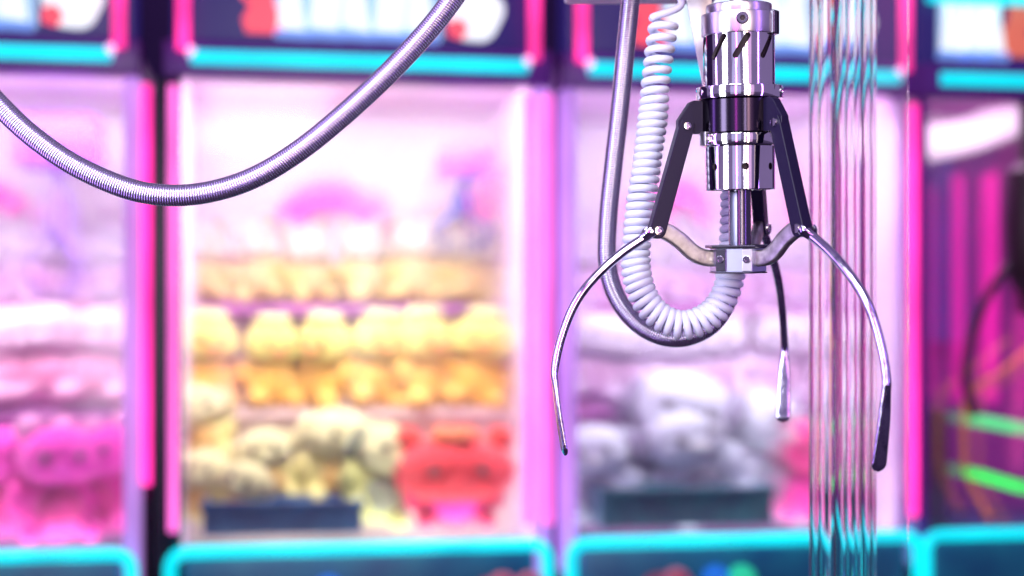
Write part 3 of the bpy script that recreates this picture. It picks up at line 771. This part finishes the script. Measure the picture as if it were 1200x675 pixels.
# ------------------------------------------------------------------ hoses, cord, carriage
GROOVE = mat('hose_groove_shade', (0.20, 0.17, 0.32), 0.4, 0.9)  # darker groove faces, shade between the wires put into the colour
def hose(name, pts, rad, pitch, seg=28):
    p, L = spline(pts, pitch / 6)
    pf = (0, .005, .016, .055, .055, .016)
    o_ = link(name, add_sweep(bmesh.new(), p, lambda i, n: rad * (1 - pf[(i + 2) % 6]), seg, cap=False), HOSE)
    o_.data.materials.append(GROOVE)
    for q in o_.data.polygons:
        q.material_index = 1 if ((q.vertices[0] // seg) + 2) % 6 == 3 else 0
    return o_
Yh = 0.985
hp = [(-70, 40), (-35, 84), (0, 124), (40, 161), (90, 195), (150, 221), (200, 229), (250, 224), (300, 207), (350, 177), (400, 137), (450, 91), (490, 49), (520, 13), (548, -28), (575, -80)]
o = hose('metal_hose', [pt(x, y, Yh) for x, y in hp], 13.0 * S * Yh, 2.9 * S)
tag(o, 'spiral steel hose sagging in a wide curve at the upper left', 'hose')
Yh2 = 1.065
hp = [(744, -60), (739, 0), (734, 50), (727, 120), (718, 200), (713, 250), (711, 300), (716, 331), (729, 359), (750, 381), (776, 394), (804, 395), (832, 382), (850, 358), (858, 325), (860, 280), (860, 200)]
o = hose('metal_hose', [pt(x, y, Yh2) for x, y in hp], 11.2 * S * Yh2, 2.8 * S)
tag(o, 'spiral steel hose hanging straight down behind the white coiled cord', 'hose')
# coiled cord
Yc = 1.035
guide = [(779, 22), (775, 45), (771, 75), (768, 100), (765, 137), (757, 200), (750, 248), (745, 300), (748, 330), (759, 356), (778, 374), (803, 381), (830, 371), (848, 349), (856, 322), (860, 290), (861, 240), (862, 190)]
g, Lg = spline([pt(x, y, Yc) for x, y in guide], .8 * S)
n = len(g)
hel = []; ph = 0.0
T = [(g[min(i + 1, n - 1)] - g[max(i - 1, 0)]).normalized() for i in range(n)]
Yax = Vector((0, 1, 0))
sub = 6
arc = 0.0; step = Lg / (n - 1)
lead = [pt(797, -40, Yc), pt(797, -8, Yc), pt(796, 8, Yc)]
i_f = 0.0
while i_f < n - 1.001:
    i0 = int(i_f); fr_ = i_f - i0
    c = g[i0].lerp(g[i0 + 1], fr_); tt = T[i0].lerp(T[i0 + 1], fr_).normalized()
    nx = Yax.cross(tt).normalized()
    s_ = i_f / (n - 1)
    rr = 13.2 * S * Yc * (1 + .03 * math.sin(s_ * 40))
    hel.append(c + nx * (rr * math.cos(ph)) + Yax * (rr * math.sin(ph)))
    pitch = (13.6 - 4.1 * min(1, s_ / .22)) * (1 + .05 * math.sin(23 * s_) + .04 * math.sin(61 * s_)) * S * Yc
    dphi = 2 * math.pi / 20
    ph += dphi
    i_f += pitch * dphi / (2 * math.pi) / step
pts_, _ = spline(lead + hel, 2.2 * S)
bm = add_sweep(bmesh.new(), pts_, lambda i, n_: 4.55 * S * Yc, 10)
o = link('coiled_cord', bm, CORD); tag(o, 'white coiled cord hanging in a loop beside the chrome claw', 'cord')
# carriage housing overhead
car = thing('crane_carriage', 'white crane carriage housing at the top edge above the cord', 'carriage', pt(745, 6, 1.13))
bm = bmesh.new(); add_box(bm, -.057, .062, -.14, 0, 0, .05, bev=.003); link('housing', bm, HOUSING, car)
link('gantry_rail', box(-.9, .9, -.10, -.06, .0505, .08, bev=.002), SATIN, car)
# tapered strap hanging behind the claw
bm = bmesh.new()
q0, q1 = pt(814, -30, 1.07), pt(830, 118, 1.07)
add_prism(bm, [(q0.x - .010, q0.z), (q0.x + .012, q0.z), (q1.x + .004, q1.z), (q1.x - .002, q1.z)], 1.068, 1.0705)
o = link('metal_strap', bm, SATIN, smooth=False); tag(o, 'narrow tapered grey strap hanging behind the claw motor', 'strap')
# ------------------------------------------------------------------ clear fluted corner post of the claw's own cabinet
Yp = 1.16
k_ = S * Yp
pf = []
ribs = [(0, 7), (9, 15), (27, 12), (41, 17), (60, 9), (70, 7)]
xs = 0.0
front = []
for (x0, wd) in ribs:
    for t_ in range(0, 181, 18):
        front.append((x0 + wd / 2 - wd / 2 * math.cos(R(t_)), -wd * .22 * math.sin(R(t_))))
back = [(77, 10), (64, 12), (52, 8), (38, 13), (24, 8), (12, 12), (0, 9)]
px0 = (950 - 600) * k_
poly = [(px0 + x * k_, Yp + y * k_) for x, y in front] + [(px0 + x * k_, Yp + y * k_) for x, y in back]
bm = bmesh.new()
zlo, zhi = 0.95, 1.95
a_ = [bm.verts.new((x, y, zlo)) for x, y in poly]; b_ = [bm.verts.new((x, y, zhi)) for x, y in poly]
bm.faces.new(a_); bm.faces.new(b_[::-1])
for i in range(len(poly)):
    j = (i + 1) % len(poly); bm.faces.new((a_[i], b_[i], b_[j], a_[j]))
o = link('acrylic_post', bm, GLASSM); tag(o, 'clear fluted acrylic post standing right of the claw', 'post')
# flat clear flange running on from the post
fx0, fx1 = (1021 - 600) * k_, (1064 - 600) * k_
o2 = link('flange', box(fx0, fx1, Yp - .0015, Yp + .0015, zlo, zhi), GLASSM, o, smooth=False)
